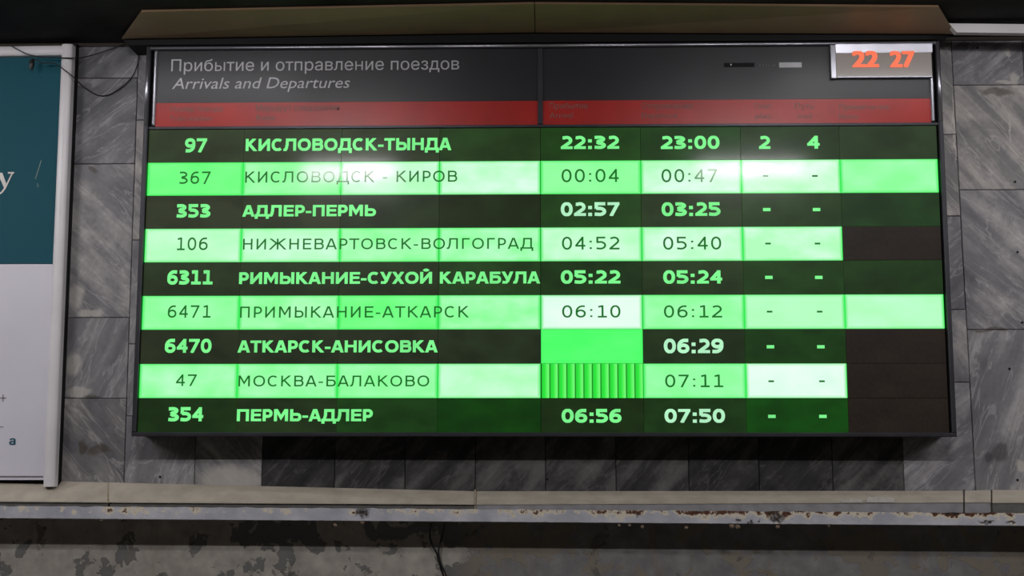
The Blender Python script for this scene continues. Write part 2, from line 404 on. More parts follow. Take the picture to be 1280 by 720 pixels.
# ------------------------------------------------------------------ display board
board = empty('departure_board', (0, WY, 0))
tag(board, 'large wall-mounted train arrivals and departures board with glowing green rows', 'display board')
board.location = (0, 0, 0)
OX0, OX1, OZ0, OZ1 = -1.5, 1.5, 0.0, 1.4777
box('housing', OX0+.01, OX1-.01, 0.03, WY-0.001, OZ0+.006, OZ1-.004, M_black, board, 0.003)
box('backplate', OX0+.02, OX1-.02, 0.014, 0.031, OZ0+.01, OZ1-.02, M_black, board, 0)
fw = 0.0165
def rail(name, x0, x1, z0, z1, mat, y0=-0.012, y1=0.03, bev=0.003): return box(name, x0, x1, y0, y1, z0, z1, mat, board, bev)
rail('frame_rail', OX0, OX1, OZ0, OZ0+.015, M_frame)
rail('frame_rail', OX0, OX0+fw, OZ0+.015, OZ1, M_frame)
rail('frame_rail', OX1-fw, OX1, OZ0+.015, OZ1, M_frame)
r = rail('frame_rail', OX0+fw, OX1-fw, OZ1-.016, OZ1, M_frame)
HB = 0.5*(at(300, 159.5, 0).z+at(1050, 156.5, 0).z)     # bottom of the header zone
rail('header_rail', OX0+fw, OX1-fw, HB-.004, HB+.006, M_frame, -0.004, 0.03, 0.001)
# slim bright edge strips beside the header
def half_round(name, A, B, rad, parent, mat):
    d = (B-A).normalized(); side = d.cross(Vector((0, 1, 0))).normalized(); bm = bmesh.new(); n = 12; rings = []
    for P in (A, B): rings.append([bm.verts.new(P+side*(rad*math.cos(math.pi*i/n))+Vector((0, -rad*.8*math.sin(math.pi*i/n), 0))) for i in range(n+1)])
    for i in range(n): bm.faces.new((rings[0][i], rings[0][i+1], rings[1][i+1], rings[1][i])).smooth = True
    bm.faces.new(rings[0]); bm.faces.new(rings[1][::-1]); bm.faces.new((rings[0][0], rings[0][-1], rings[1][-1], rings[1][0]))
    return link(name, bm_mesh(bm, name), mat, parent)
for x in (OX0+.007, OX1-.009):
    half_round('edge_strip', Vector((x, -.012, HB+.01)), Vector((x, -.012, OZ1-.004)), .006, board, M_alu)
box('edge_strip', OX0+.03, OX0+.041, -0.010, 0.02, HB+.01, OZ1-.017, M_alu, board, 0.003)
box('edge_strip', OX1-.041, OX1-.029, -0.010, 0.02, HB+.01, OZ1-.137, M_alu, board, 0.003)
half_round('edge_strip', Vector((OX0+.015, -.012, OZ1-.008)), Vector((OX1-.015, -.012, OZ1-.008)), .006, board, M_alu)
MX = at(675.5, 100, 0).x
box('header_mullion', MX-.010, MX+.009, -0.010, 0.02, HB+.006, OZ1-.016, M_frame, board, 0.004)

def header_mat(name, srgb, haze):
    t = NT(name); tc = t.n('ShaderNodeTexCoord')
    nz = t.noise(tc.outputs['Object'], 7, 5, 0.6)
    c = lin(srgb)
    t.l(t.ramp(nz, [(0.3, tuple(x*.85 for x in c[:3])+(1,)), (0.7, tuple(x*1.15 for x in c[:3])+(1,))]), t.b.inputs['Base Color'])
    t.b.inputs['Roughness'].default_value = haze; t.b.inputs['Specular IOR Level'].default_value = 0.1
    t.b.inputs['Coat Weight'].default_value = 1.0; t.b.inputs['Coat Roughness'].default_value = 0.33; t.b.inputs['Coat IOR'].default_value = 1.5
    return t.m
M_head = header_mat('header_film', (30, 31, 37), 0.5)
M_red = header_mat('red_film', (172, 20, 8), 0.5)
HX = [(OX0+.041, MX-.010), (MX+.009, OX1-.041)]
RZ = 0.5*(at(420, 129, 0).z+at(920, 123, 0).z)
for (a, b) in HX:
    box('header_glass', a, b, 0.0, 0.02, RZ+.0005, OZ1-.016, M_head, board, 0)
    box('red_band', a, b, 0.0, 0.02, HB+.006, RZ, M_red, board, 0)

# ---- modules
def module_mat(name, tint, bright, edge=(40, 235, 80), dark=False, base=(8, 9, 7), seed=0, stripes=False, gloss=0.11):
    t = NT(name); tc = t.n('ShaderNodeTexCoord'); g = tc.outputs['Generated']
    sep = t.n('ShaderNodeSeparateXYZ'); t.l(g, sep.inputs[0])
    gx, gz = sep.outputs[0], sep.outputs[2]
    mp = t.n('ShaderNodeMapping'); t.l(g, mp.inputs[0]); mp.inputs['Scale'].default_value = (1.6, 1, 0.9); mp.inputs['Location'].default_value = (seed*3.1, seed*1.7, 0)
    nz = t.noise(mp.outputs[0], 1.6, 3, 0.5)
    n2 = t.noise(tc.outputs['Object'], 70, 3, 0.6)
    if dark:
        a = lin(tint); b = tuple(x*0.6 for x in a[:3])+(1,)
        e = t.mix(t.ramp(nz, [(0.35, G(0)), (0.65, G(1))]), a, b)
    else:
        e = t.mix(t.ramp(nz, [(0.35, G(0)), (0.7, G(1))]), lin(tint), lin(bright))
        if stripes:
            fr_ = t.math('FRACT', t.math('MULTIPLY', gx, 12.0))
            e = t.ramp(fr_, [(0.0, lin((10, 90, 20))), (0.07, lin((12, 130, 26))), (0.12, lin((40, 215, 56))), (0.45, lin((44, 232, 62))), (0.9, lin((118, 255, 120))), (0.97, lin((60, 200, 70)))])
        ex = t.math('MINIMUM', gx, t.math('SUBTRACT', 1.0, gx)); ez = t.math('MINIMUM', gz, t.math('SUBTRACT', 1.0, gz))
        exm = t.ramp(ex, [(0.0, G(1)), (0.012, G(0.6)), (0.035, G(0))]); ezm = t.ramp(ez, [(0.0, G(0.7)), (0.03, G(0.3)), (0.09, G(0))])
        mk = t.math('MAXIMUM', exm, ezm)
        if not stripes: e = t.mix(mk, e, lin(edge))
    t.l(e, t.b.inputs['Emission Color']); t.b.inputs['Emission Strength'].default_value = 1.0
    t.l(t.ramp(n2, [(0.3, lin(base)), (0.7, lin(tuple(x*1.6 for x in base)))]), t.b.inputs['Base Color'])
    t.b.inputs['Roughness'].default_value = 0.45; t.b.inputs['Specular IOR Level'].default_value = 0.2
    t.b.inputs['Coat Weight'].default_value = 0.27; t.b.inputs['Coat Roughness'].default_value = gloss
    return t.m
# grid of nine rows and eight columns
GX0 = 0.5*(at(188, 165, 0).x+at(170, 538, 0).x); GX1 = 0.5*(at(1170.5, 165, 0).x+at(1187, 538, 0).x)
GZ1 = 0.5*(at(250, 161.5, 0).z+at(1100, 158, 0).z); GZ0 = 0.5*(at(250, 541.5, 0).z+at(1100, 541, 0).z)
colpx = [188, 304, 426, 549, 676, 801, 927, 1050, 1172]
colx = [GX0]+[0.5*(at(a, 220, 0).x+at(b, 520, 0).x) for a, b in zip([304, 426, 549, 676, 801, 927, 1050], [295, 421, 547, 675.7, 805, 933, 1061])]+[GX1]
def rowz(r): return GZ1+(GZ0-GZ1)*r/9.0
PALE, MID, GRN, WHT = (178, 255, 190), (140, 255, 155), (104, 255, 124), (222, 255, 236)
LIGHT = {  # row: tint / bright for each column
 1: [(GRN, (124, 255, 140)), (MID, PALE), (PALE, (215, 255, 228)), (PALE, WHT), (MID, (150, 255, 164)), (PALE, WHT), (PALE, (225, 255, 235)), (MID, (166, 255, 184))],
 3: [(PALE, (200, 255, 212)), (PALE, (206, 255, 220)), (MID, PALE), (MID, (190, 255, 206)), (PALE, (214, 255, 226)), (PALE, WHT), (PALE, WHT), None],
 5: [(MID, (160, 255, 176)), (MID, PALE), (GRN, (130, 255, 146)), (MID, (186, 255, 200)), (WHT, (236, 255, 244)), (MID, (170, 255, 186)), (PALE, (186, 255, 200)), (PALE, (192, 255, 210))],
 7: [(MID, (182, 255, 198)), (MID, (170, 255, 186)), (MID, (168, 255, 184)), (PALE, (206, 255, 220)), 'stripes', (MID, (160, 255, 178)), (WHT, (240, 255, 248)), None]}
DK = [[(44, 58, 32)]*3+[(34, 62, 24), (28, 66, 18), (26, 62, 18), (32, 56, 24), (36, 56, 28)],
      [(46, 54, 34)]*2+[(36, 50, 28), (30, 44, 18), (30, 66, 22), (40, 58, 30), (36, 62, 26), (26, 58, 22)],
      [(38, 52, 28)]*3+[(34, 66, 26), (26, 54, 20), (36, 56, 26), (26, 60, 18), (26, 54, 18)],
      [(38, 46, 28)]*3+[(36, 48, 28), 'green', (32, 50, 24), (22, 60, 16), None],
      [(26, 52, 18), (34, 52, 24), (24, 62, 18), (12, 62, 8), (26, 48, 16), (26, 56, 20), (14, 72, 12), None]]
M_off = module_mat('module_off', (26, 20, 14), None, dark=True, base=(22, 19, 17), seed=3)
mods = {}; MY = -0.0
dk_cache = {}
for r_ in range(9):
    for c_ in range(8):
        x0, x1 = colx[c_], colx[c_+1]; z1, z0 = rowz(r_), rowz(r_+1)
        if r_ % 2:
            sp = LIGHT[r_][c_]
            if sp is None: mt = M_off
            elif sp == 'stripes': mt = module_mat('module_striped', GRN, GRN, stripes=True)
            else: mt = module_mat('module_lit', sp[0], sp[1], seed=r_*8+c_)
        else:
            sp = DK[r_//2][c_]
            if sp is None: mt = M_off
            elif sp == 'green': mt = module_mat('module_green', (74, 255, 104), (90, 255, 116), edge=(70, 250, 100), seed=1)
            else:
                if sp not in dk_cache: dk_cache[sp] = module_mat('module_dark', sp, None, dark=True, seed=len(dk_cache))
                mt = dk_cache[sp]
        g = 0.0009
        o = box('display_module', x0+g, x1-g, MY, 0.014, z0+g, z1-g, mt, board, 0)
        mods[(r_, c_)] = o
        if r_ % 2 and sp == 'stripes': o['label'] = 'module filled with narrow green vertical bars'
        elif sp == 'green': o['label'] = 'blank bright green module'
        elif sp is None: o['label'] = 'unlit brown-black module'
        elif r_ % 2: o['label'] = 'glowing pale green module'
        else: o['label'] = 'dark green module'

# ------------------------------------------------------------------ lettering: stroked glyphs in the board's style
def arc(cx, cy, rx, ry, a0, a1, n=14, p=1.0):
    out = []
    for i in range(n+1):
        a = R(a0+(a1-a0)*i/n); ca, sa = math.cos(a), math.sin(a)
        out.append((cx+rx*math.copysign(abs(ca)**p, ca), cy+ry*math.copysign(abs(sa)**p, sa)))
    return out
ADV = dict(zip('0123456789', [.873]*10)); ADV.update({'К': .974, 'И': 1.026, 'Й': 1.026, 'С': .958, 'Л': 1.03, 'О': 1.08, 'В': .94, 'Д': 1.07, 'Т': .838, 'Ы': 1.21,
    'Н': 1.03, 'А': .939, 'Р': .827, 'П': 1.03, 'М': 1.18, 'Ь': .94, 'Ж': 1.478, 'Е': .867, 'Г': .80, 'У': .87, 'Х': .94, 'Б': .94, '-': .495, ':': .46, ' ': .436})
LB = {c: .135 for c in ADV}; RB = dict(LB)
for c_ in 'АУТХЖ': LB[c_] = RB[c_] = .02
for c_ in '0234567890': LB[c_] = RB[c_] = .085
LB['1'] = .14; RB['1'] = .07
for c_ in 'СО': LB[c_] = .08; RB[c_] = .07
for c_ in 'КРГЕВБЬ': RB[c_] = .06
for c_ in 'ЛД': LB[c_] = .03
RB['Д'] = .03; LB['-'] = RB['-'] = .07; RB['К'] = .0
def glyph(ch, w, t):
    l, r, b, tp = t/2, w-t/2, t/2, 1-t/2; th = t*0.86 if t > .17 else t; hb, ht = th/2, 1-th/2
    m = w/2; S_ = []
    def bowl(y0, y1, xr=None):
        xr = r if xr is None else xr; ry = (y1-y0)/2; rx = min(ry*1.05, xr-l-.05)
        return [(l, y0), (xr-rx, y0)]+arc(xr-rx, (y0+y1)/2, rx, ry, -90, 90, 12, .9)[1:-1]+[(xr-rx, y1), (l, y1)]
    st = lambda x: [(x, 0), (x, 1)]
    if ch in '0О': S_ = [(arc(m, .5, (w-t)/2, (1-th)/2+.008, 0, 360, 28, .92), True)]
    elif ch == 'С': S_ = [(arc(m+.03, .5, (w-t)/2+.03, (1-th)/2+.008, 48, 312, 22, .92), False)]
    elif ch == '1': x = w*.52; S_ = [([(x, th/2), (x, 1)], False), ([(.02, hb), (w-.02, hb)], False), ([(.06, .87), (x, 1-t*.35)], False)]
    elif ch == '2': S_ = [([(l, .87)]+arc(m-.01, 1-th/2-.24, (w-t)/2-.01, .24, 122, -38, 12)+[(l+.0, hb+.02)], False), ([(0.0, hb), (w, hb)], False)]
    elif ch == '3': S_ = [([(.04, 1-th/2-.02)]+arc(m-.08, .75, (w-t)/2+.03, .25-th/2, 85, -90, 10)+[(.2, .5+.0)], False), ([(.2, .525)]+arc(m-.08, .27, (w-t)/2+.08, .27-th/2, 90, -88, 12)+[(.03, hb+.03)], False)]
    elif ch == '4': x = w*.72; S_ = [([(x, 0), (x, 1)], False), ([(x, 1-th*.4), (l*.7, .31)], False), ([(0, .23+hb), (w, .23+hb)], False)]
    elif ch == '5': S_ = [([(w-.06, ht), (l+.02, ht), (l+.02, .52)], False), ([(l+.02, .56)]+arc(m-.06, .33, (w-t)/2+.06, .33-th/2, 100, -90, 14)+[(.03, hb+.03)], False)]
    elif ch in '69':
        big = [(w-.07, 1-th/2-.01)]+arc(m+.12, .5, (w-t)/2+.12, .5-th/2, 88, 180, 10)+arc(m, .32, (w-t)/2, .32-th/2, 180, 250, 5)
        S_ = [(big, False), (arc(m, .33, (w-t)/2, .33-th/2, 0, 360, 24, .95), True)]
        if ch == '9': S_ = [([(w-x, 1-y) for x, y in p], c) for p, c in S_]
    elif ch == '7': S_ = [([(0, ht), (w, ht)], False), ([(w-t*.55, 1-th*.6), (w*.28, 0-.02)], False)]
    elif ch == '8': S_ = [(arc(m, .74, (w-t)/2-.03, .26-th/2, 0, 360, 20), True), (arc(m, .27, (w-t)/2, .27-th/2, 0, 360, 20), True)]
    elif ch == 'К': S_ = [(st(l), False), ([(l, .42), (w-t*.8, 1.06)], False), ([(l+.16, .58), (w-t*.45, -.06)], False)]
    elif ch in 'ИЙ':
        S_ = [(st(l), False), (st(r), False), ([(l, .08), (r, .92)], False)]
        if ch == 'Й': S_.append((arc(m, 1.26, .17, .12, 195, 345, 8), False))
    elif ch in 'ЛД':
        q = .0 if ch == 'Л' else .19
        S_ = [([(r-(0 if ch == 'Л' else .10), th if ch == 'Д' else 0), (r-(0 if ch == 'Л' else .10), ht), (w*.28, ht), (w*.27, .5), (w*.2, .18), ((.02 if ch == 'Л' else .17), hb)], False)]
        if ch == 'Л': S_[0] = (S_[0][0][:-1]+[(w*.13, .07), (-.02, hb)], False)
        if ch == 'Д': S_ += [([(0, hb), (w, hb)], False), ([(l*.9, th), (l*.9, -.2)], False), ([(w-l*.9, th), (w-l*.9, -.2)], False)]
    elif ch == 'В': S_ = [(st(l), False), (bowl(.53, ht, r-.04), False), (bowl(hb, .53), False)]
    elif ch == 'Б': S_ = [(st(l), False), ([(l, ht), (w-.06, ht)], False), (bowl(hb, .57), False)]
    elif ch == 'Ь': S_ = [(st(l), False), (bowl(hb, .57), False)]
    elif ch == 'Ы': S_ = [(st(l), False), (bowl(hb, .57, w*.66), False), (st(r), False)]
    elif ch == 'Р': S_ = [(st(l), False), (bowl(.40, ht), False)]
    elif ch == 'Т': S_ = [([(0, ht), (w, ht)], False), (st(m), False)]
    elif ch == 'Г': S_ = [(st(l), False), ([(l, ht), (w, ht)], False)]
    elif ch == 'П': S_ = [(st(l), False), (st(r), False), ([(l, ht), (r, ht)], False)]
    elif ch == 'Н': S_ = [(st(l), False), (st(r), False), ([(l, .53), (r, .53)], False)]
    elif ch == 'М': S_ = [(st(l), False), (st(r), False), ([(l+t*.1, 1.02), (m, .30), (r-t*.1, 1.02)], False)]
    elif ch == 'А': S_ = [([(t*.42, -.05), (m-t*.06, 1.05)], False), ([(w-t*.42, -.05), (m+t*.06, 1.05)], False), ([(w*.22, .25+hb*.4), (w*.78, .25+hb*.4)], False)]
    elif ch == 'Е': S_ = [(st(l), False), ([(l, ht), (w, ht)], False), ([(l, .52), (w-.05, .52)], False), ([(l, hb), (w, hb)], False)]
    elif ch == 'У': S_ = [([(t*.4, 1.05), (m+.03, .30)], False), ([(w-t*.4, 1.05), (m+.02, .22), (m-.13, .07), (.06, hb)], False)]
    elif ch == 'Х': S_ = [([(t*.5, -.05), (w-t*.5, 1.05)], False), ([(t*.5, 1.05), (w-t*.5, -.05)], False)]
    elif ch == 'Ж': S_ = [(st(m), False), ([(m, .5), (t*.6, 1.06)], False), ([(m-.1, .58), (t*.4, -.06)], False), ([(m, .5), (w-t*.6, 1.06)], False), ([(m+.1, .58), (w-t*.4, -.06)], False)]
    elif ch == '-': S_ = [([(0, .38), (w, .38)], False)]
    elif ch == ':': S_ = [([(m-t*.55, .11), (m+t*.55, .11)], False), ([(m-t*.55, .62), (m+t*.55, .62)], False)]
    return S_
def clip(poly, lim, up):
    out = []
    for i in range(len(poly)):
        a, b = poly[i], poly[(i+1) % len(poly)]
        ia = (a[1] <= lim) if up else (a[1] >= lim); ib = (b[1] <= lim) if up else (b[1] >= lim)
        if ia: out.append(a)
        if ia != ib:
            k = (lim-a[1])/(b[1]-a[1]); out.append((a[0]+(b[0]-a[0])*k, lim))
    return out
def ribbon(path, closed, t):
    n = len(path); L = []
    if closed: path = path[:-1]; n -= 1
    for i in range(n):
        p = Vector(path[i])
        a = Vector(path[(i-1) % n]) if (closed or i > 0) else None; b = Vector(path[(i+1) % n]) if (closed or i < n-1) else None
        d1 = (p-a).normalized() if a is not None else None; d2 = (b-p).normalized() if b is not None else None
        if d1 is None: d1 = d2
        if d2 is None: d2 = d1
        n1 = Vector((-d1.y, d1.x)); n2 = Vector((-d2.y, d2.x)); mm = n1+n2
        if mm.length < .3: mm = n1
        mm.normalize(); k = min(1/max(mm.dot(n1), .4), 1.9)
        L.append((p+mm*t/2*k, p-mm*t/2*k))
    q = []
    for i in range(n if closed else n-1):
        A, B = L[i], L[(i+1) % n]
        q.append([tuple(A[0]), tuple(B[0]), tuple(B[1]), tuple(A[1])])
    return q
def lettering(name, text, px0, px1, ytop, ybase, mat, parent, bold, Y=-0.0015, fixw=None):
    t = .245 if bold else .136
    m_ = 0.5*(px0+px1)
    zb = at(m_, ybase, 0).z; zt = at(m_, ytop, 0).z; X0 = at(px0, ybase, 0).x; X1 = at(px1, ybase, 0).x
    H = zt-zb; adv = 0; pos = []
    for i, ch in enumerate(text):
        l_ = LB[ch]*(0.55 if bold else 1); r_ = RB[ch]*(0.55 if bold else 1)
        if i == 0: adv = -l_
        a = ADV[ch]*(1.06 if bold else 1.0)
        pos.append((adv+l_, a-l_-r_)); adv += a+(0 if bold else .06)
        last = pos[-1][0]+pos[-1][1]
    sx = (X1-X0)/last
    bm = bmesh.new(); layer = 0
    for ch, (x, w_) in zip(text, pos):
        if ch == ' ': continue
        tt = t
        if ch == '-': tt = t*.9
        for path, closed in glyph(ch, w_, t):
            hor = all(abs(p[1]-path[0][1]) < 1e-6 for p in path)
            k = .86 if (hor and bold and ch != ':') else 1
            for q in ribbon(path, closed, tt*k):
                if ch not in 'ДЙ': q = clip(q, 1.01, True); q = clip(q, -.01, False)
                elif ch == 'Д': q = clip(q, 1.01, True)
                if len(q) < 3: continue
                layer += 1
                vs = [bm.verts.new((X0+(x+p[0])*sx, Y-layer*1.5e-7, zb+p[1]*H)) for p in q]
                try: bm.faces.new(vs)
                except ValueError: pass
    for f in bm.faces:
        f.normal_update()
        if f.normal.y > 0: f.normal_flip()
    me = bpy.data.meshes.new(name); bm.to_mesh(me); bm.free()
    return link(name, me, mat, parent)
def ink(name, srgb, emit=True):
    t = NT(name)
    t.b.inputs['Base Color'].default_value = (.01, .01, .01, 1)
    t.b.inputs['Roughness'].default_value = 0.45; t.b.inputs['Specular IOR Level'].default_value = 0.2
    t.b.inputs['Coat Weight'].default_value = 0.27; t.b.inputs['Coat Roughness'].default_value = 0.11
    tc = t.n('ShaderNodeTexCoord'); nz = t.noise(tc.outputs['Object'], 9, 2)
    c = lin(srgb)
    t.l(t.ramp(nz, [(0.3, tuple(x*.8 for x in c[:3])+(1,)), (0.65, c)]), t.b.inputs['Emission Color']); t.b.inputs['Emission Strength'].default_value = 1.0
    return t.m
I_bold = ink('glowing_letters', (128, 255, 146)); I_boldw = ink('glowing_letters_white', (188, 255, 206)); I_thin = ink('dark_letters', (8, 112, 28))
ROWS = [
 (('97', 231, 258.6, 173, 190.5), ('КИСЛОВОДСК-ТЫНДА', 307, 564, 173, 188.3), ('22:32', 701, 774, 170, 186.3), ('23:00', 826, 899.5, 170, 186.3)),
 (('367', 224, 263, 214.5, 230), ('КИСЛОВОДСК - КИРОВ', 306.5, 571.5, 214, 227.8), ('00:04', 702, 773.5, 211.5, 227.7), ('00:47', 827, 896.7, 211.5, 227.7)),
 (('353', 220.4, 263, 255.3, 272), ('АДЛЕР-ПЕРМЬ', 303, 470, 256.3, 270.5), ('02:57', 701, 774.4, 253, 270), ('03:25', 827, 900.8, 253, 270)),
 (('106', 221, 259.5, 297, 312.8), ('НИЖНЕВАРТОВСК-ВОЛГОГРАД', 303.7, 666.5, 298, 311.5), ('04:52', 702.5, 774.4, 296, 312), ('05:40', 829, 901.6, 296, 312)),
 (('6311', 209, 266, 338, 355.7), ('РИМЫКАНИЕ-СУХОЙ КАРАБУЛА', 298.8, 675, 340, 354.7), ('05:22', 701, 775.6, 338, 354.5), ('05:24', 829, 902.8, 338, 354.5)),
 (('6471', 209.7, 263.5, 381.7, 397.2), ('ПРИМЫКАНИЕ-АТКАРСК', 300, 586.5, 383, 397), ('06:10', 702.7, 775.6, 381.7, 397), ('06:12', 830, 902.7, 381.7, 397)),
 (('6470', 206, 264.3, 423.7, 441), ('АТКАРСК-АНИСОВКА', 297, 547, 425.6, 440.5), None, ('06:29', 829.8, 904.4, 423.6, 441.4)),
 (('47', 220, 245.7, 468, 482.5), ('МОСКВА-БАЛАКОВО', 298, 536.5, 469.5, 483), None, ('07:11', 831.5, 904.4, 468.3, 484)),
 (('354', 210, 254, 509, 526.6), ('ПЕРМЬ-АДЛЕР', 296, 466, 511.5, 526.5), ('06:56', 702, 777, 511.3, 528.3), ('07:50', 830.7, 906.4, 511.3, 528.3))]
for r_, row in enumerate(ROWS):
    bold = r_ % 2 == 0; mt = I_bold if bold else I_thin
    for c_, it in zip((0, 1, 4, 5), row):
        if it is None: continue
        m2 = I_boldw if (bold and (c_ in (5,) and r_ in (6,) or (c_ == 4 and r_ == 2) or (c_ == 5 and r_ in (8,)))) else mt
        nm = {0: 'train_number', 1: 'route_text', 4: 'arrival_time', 5: 'departure_time'}[c_]
        lettering(nm, it[0], it[1], it[2], it[3], it[4], m2, mods[(r_, c_)], bold)
lettering('platform_number', '2', 948.7, 963, 170, 186.3, I_bold, mods[(0, 6)], True)
lettering('track_number', '4', 1009, 1024.7, 169.8, 186, I_bold, mods[(0, 6)], True)
for r_, xa, xb, y in [(1, 957, 1018.6, 220), (2, 958.4, 1020.6, 262), (3, 960, 1021.8, 304.5), (4, 961, 1023.4, 346.8), (5, 962, 1024.5, 389.6), (6, 963, 1026, 433.5), (7, 964, 1027.4, 476.6), (8, 964.8, 1028.6, 520.5)]:
    for x in (xa, xb):
        hw, hh = (4.6, 2.0) if r_ % 2 == 0 else (3.4, 1.1)
        a, b = at(x-hw, y+hh, 0), at(x+hw, y-hh, 0)
        bm = bmesh.new(); prism(bm, [(a.x, a.z), (b.x, a.z), (b.x, b.z), (a.x, b.z)], -0.0015, -0.0003, 0)
        link('dash', bm_mesh(bm, 'dash'), I_bold if r_ % 2 == 0 else I_thin, mods[(r_, 6)])

# printed header lettering from Blender's own built-in font
_gc = {}
def _mesh_of(body):
    cu = bpy.data.curves.new('tmp', 'FONT'); cu.body = body; cu.resolution_u = 3
    o = bpy.data.objects.new('tmp', cu); COL.objects.link(o)
    dg = bpy.context.evaluated_depsgraph_get(); dg.update()
    me = bpy.data.meshes.new_from_object(o.evaluated_get(dg)); bpy.data.objects.remove(o)
    r_ = ([tuple(v.co[:2]) for v in me.vertices], [tuple(p.vertices) for p in me.polygons]); bpy.data.meshes.remove(me)
    return r_
def _glyph(ch):
    """outline of one character of the built-in font and its advance"""
    if ch not in _gc:
        w0 = max(p[0] for p in _mesh_of('П')[0]); adv = max(p[0] for p in _mesh_of(ch+'П')[0])-w0
        if ch == ' ': v, f = [], []
        elif ch == 'н':
            v = [(.08, 0), (.155, 0), (.155, .54), (.08, .54), (.43, 0), (.505, 0), (.505, .54), (.43, .54), (.155, .245), (.43, .245), (.43, .315), (.155, .315)]
            f = [(0, 1, 2, 3), (4, 5, 6, 7), (8, 9, 10, 11)]
        elif ch == 'ы':
            v, f, _a = _glyph('ь'); v = list(v); f = list(f); n = len(v)
            v += [(adv-.155, 0), (adv-.08, 0), (adv-.08, .54), (adv-.155, .54)]; f.append((n, n+1, n+2, n+3))
        elif ch == 'ь':
            v, f = [], []
            for path in ([(.118, 0), (.118, .54)], [(.118, .034), (.27, .034)]+[(.27+.155*math.sin(R(q)), .17-.136*math.cos(R(q))) for q in range(15, 180, 15)]+[(.27, .306), (.118, .306)]):
                for q in ribbon(path, False, .07): k_ = len(v); f.append(tuple(range(k_, k_+4))); v += [(p[0], p[1], k_*.5) for p in q]
        else: v, f = _mesh_of(ch)
        _gc[ch] = (v, f, adv)
    return _gc[ch]
def printed(name, text, px0, px1, ytop, ybase, mat, parent, shear=0.0, weight=0.0, Y=-0.0008, ref='П'):
    V, F, x = [], [], 0.0
    offs = [(0, 0)] if weight == 0 else [(dx*weight, dy*weight) for dx in (-1, 0, 1) for dy in (-.6, 0, .6)]
    for ch in text:
        v, f, adv = _glyph(ch)
        for q, (dx, dy) in enumerate(offs):
            n = len(V); V += [(x+p[0]+dx+shear*p[1], p[1]+dy, q+(p[2] if len(p) > 2 else 0)) for p in v]; F += [tuple(i+n for i in p) for p in f]
        x += adv
    cap = max(p[1] for p in _mesh_of(ref)[0])
    m_ = 0.5*(px0+px1); zb = at(m_, ybase, 0).z; zt = at(m_, ytop, 0).z; X0 = at(px0, ybase, 0).x; X1 = at(px1, ybase, 0).x
    a, b = min(p[0] for p in V), max(p[0] for p in V); sx = (X1-X0)/(b-a); sz = (zt-zb)/cap
    me = bpy.data.meshes.new(name); me.from_pydata([(X0+(p[0]-a)*sx, Y-p[2]*2e-6, zb+p[1]*sz) for p in V], [], F); me.update()
    return link(name, me, mat, parent)
hg = [o for o in bpy.data.objects if o.name.startswith('header_glass')]; hg.sort(key=lambda o: o.data.vertices[0].co.x)
rb = [o for o in bpy.data.objects if o.name.startswith('red_band')]; rb.sort(key=lambda o: o.data.vertices[0].co.x)
M_print = simple('white_print', (188, 188, 192), 0.5, nscale=20, namt=0.08)
M_faint = simple('faded_print', (120, 92, 84), 0.5, nscale=160, namt=0.5)
printed('title_text', 'Прибытие и отправление поездов', 214, 574, 73, 88, M_print, hg[0])
printed('title_text', 'Arrivals and Departures', 215, 437.5, 96.8, 110.5, M_print, hg[0], shear=0.22, ref='A')
for tx, x0_, x1_, yt, yb, k in [('Номер поезда', 213, 278, 132.5, 139.5, 0), ('Train number', 212, 266, 144.5, 151, 0), ('Маршрут следования', 320, 424, 130.5, 138.5, 0), ('Route', 320.5, 344, 143.5, 150, 0),
        ('Прибытие', 687, 735, 128.5, 136, 1), ('Arrival', 687, 716, 140.5, 147.5, 1), ('Отправление', 802, 866, 128.5, 136, 1), ('Departure', 802, 846, 140.5, 147.5, 1),
        ('Плат.', 943, 966, 129, 136, 1), ('plat.', 944, 965, 141.5, 148, 1), ('Путь', 994, 1017, 129, 136, 1), ('track', 997, 1016, 141.5, 148, 1), ('Примечание', 1049, 1111, 130, 137, 1), ('Notes', 1049, 1073, 142, 148.5, 1)]:
    printed('column_title', tx, x0_, x1_, yt, yb, M_faint, rb[k])
# dark sensor slot and pale label on the right header
def flat(name, x0_, x1_, y0_, y1_, mat, parent, Y=-0.0012):
    a, b = at(x0_, y1_, 0), at(x1_, y0_, 0)
    bm = bmesh.new(); prism(bm, [(a.x, a.z), (b.x, a.z), (b.x, b.z), (a.x, b.z)], Y, -0.0001, 0)
    return link(name, bm_mesh(bm, name), mat, parent)
flat('tape_strip', 905, 943, 78.5, 84, M_black, hg[1]); flat('pale_sticker', 974, 1002, 78, 84.5, M_print, hg[1])
M_smudge = simple('grey_scratch', (84, 84, 86), 0.6)
for x in (949, 953, 957, 960.5, 964, 967): flat('scratch', x, x+2.0, 81-(x % 2), 83.5, M_smudge, hg[1])
flat('sensor_dot', 912.8, 914.6, 80, 82, M_print, hg[1], -0.002)

# ---- clock set into the upper right corner
M_clock = header_mat('clock_window', (150, 142, 136), 0.35)
def clock_glow():
    t = NT('clock_face'); t.b.inputs['Base Color'].default_value = lin((158, 150, 144)); t.b.inputs['Roughness'].default_value = 0.3
    t.b.inputs['Coat Weight'].default_value = .5; t.b.inputs['Coat Roughness'].default_value = .1
    return t.m
CL0, CL1 = at(1045, 96, -0.012), at(1165, 96, -0.012); CT = at(1100, 66, -0.012).z; CTT = at(1100, 56, -0.008).z
z0_ = CL0.z
face = box('clock_window', at(1045, 80, -.012).x, at(1164.5, 80, -.012).x, -0.014, 0.0, z0_, CT, clock_glow(), board, 0)
face['label'] = 'grey clock window showing orange digits'
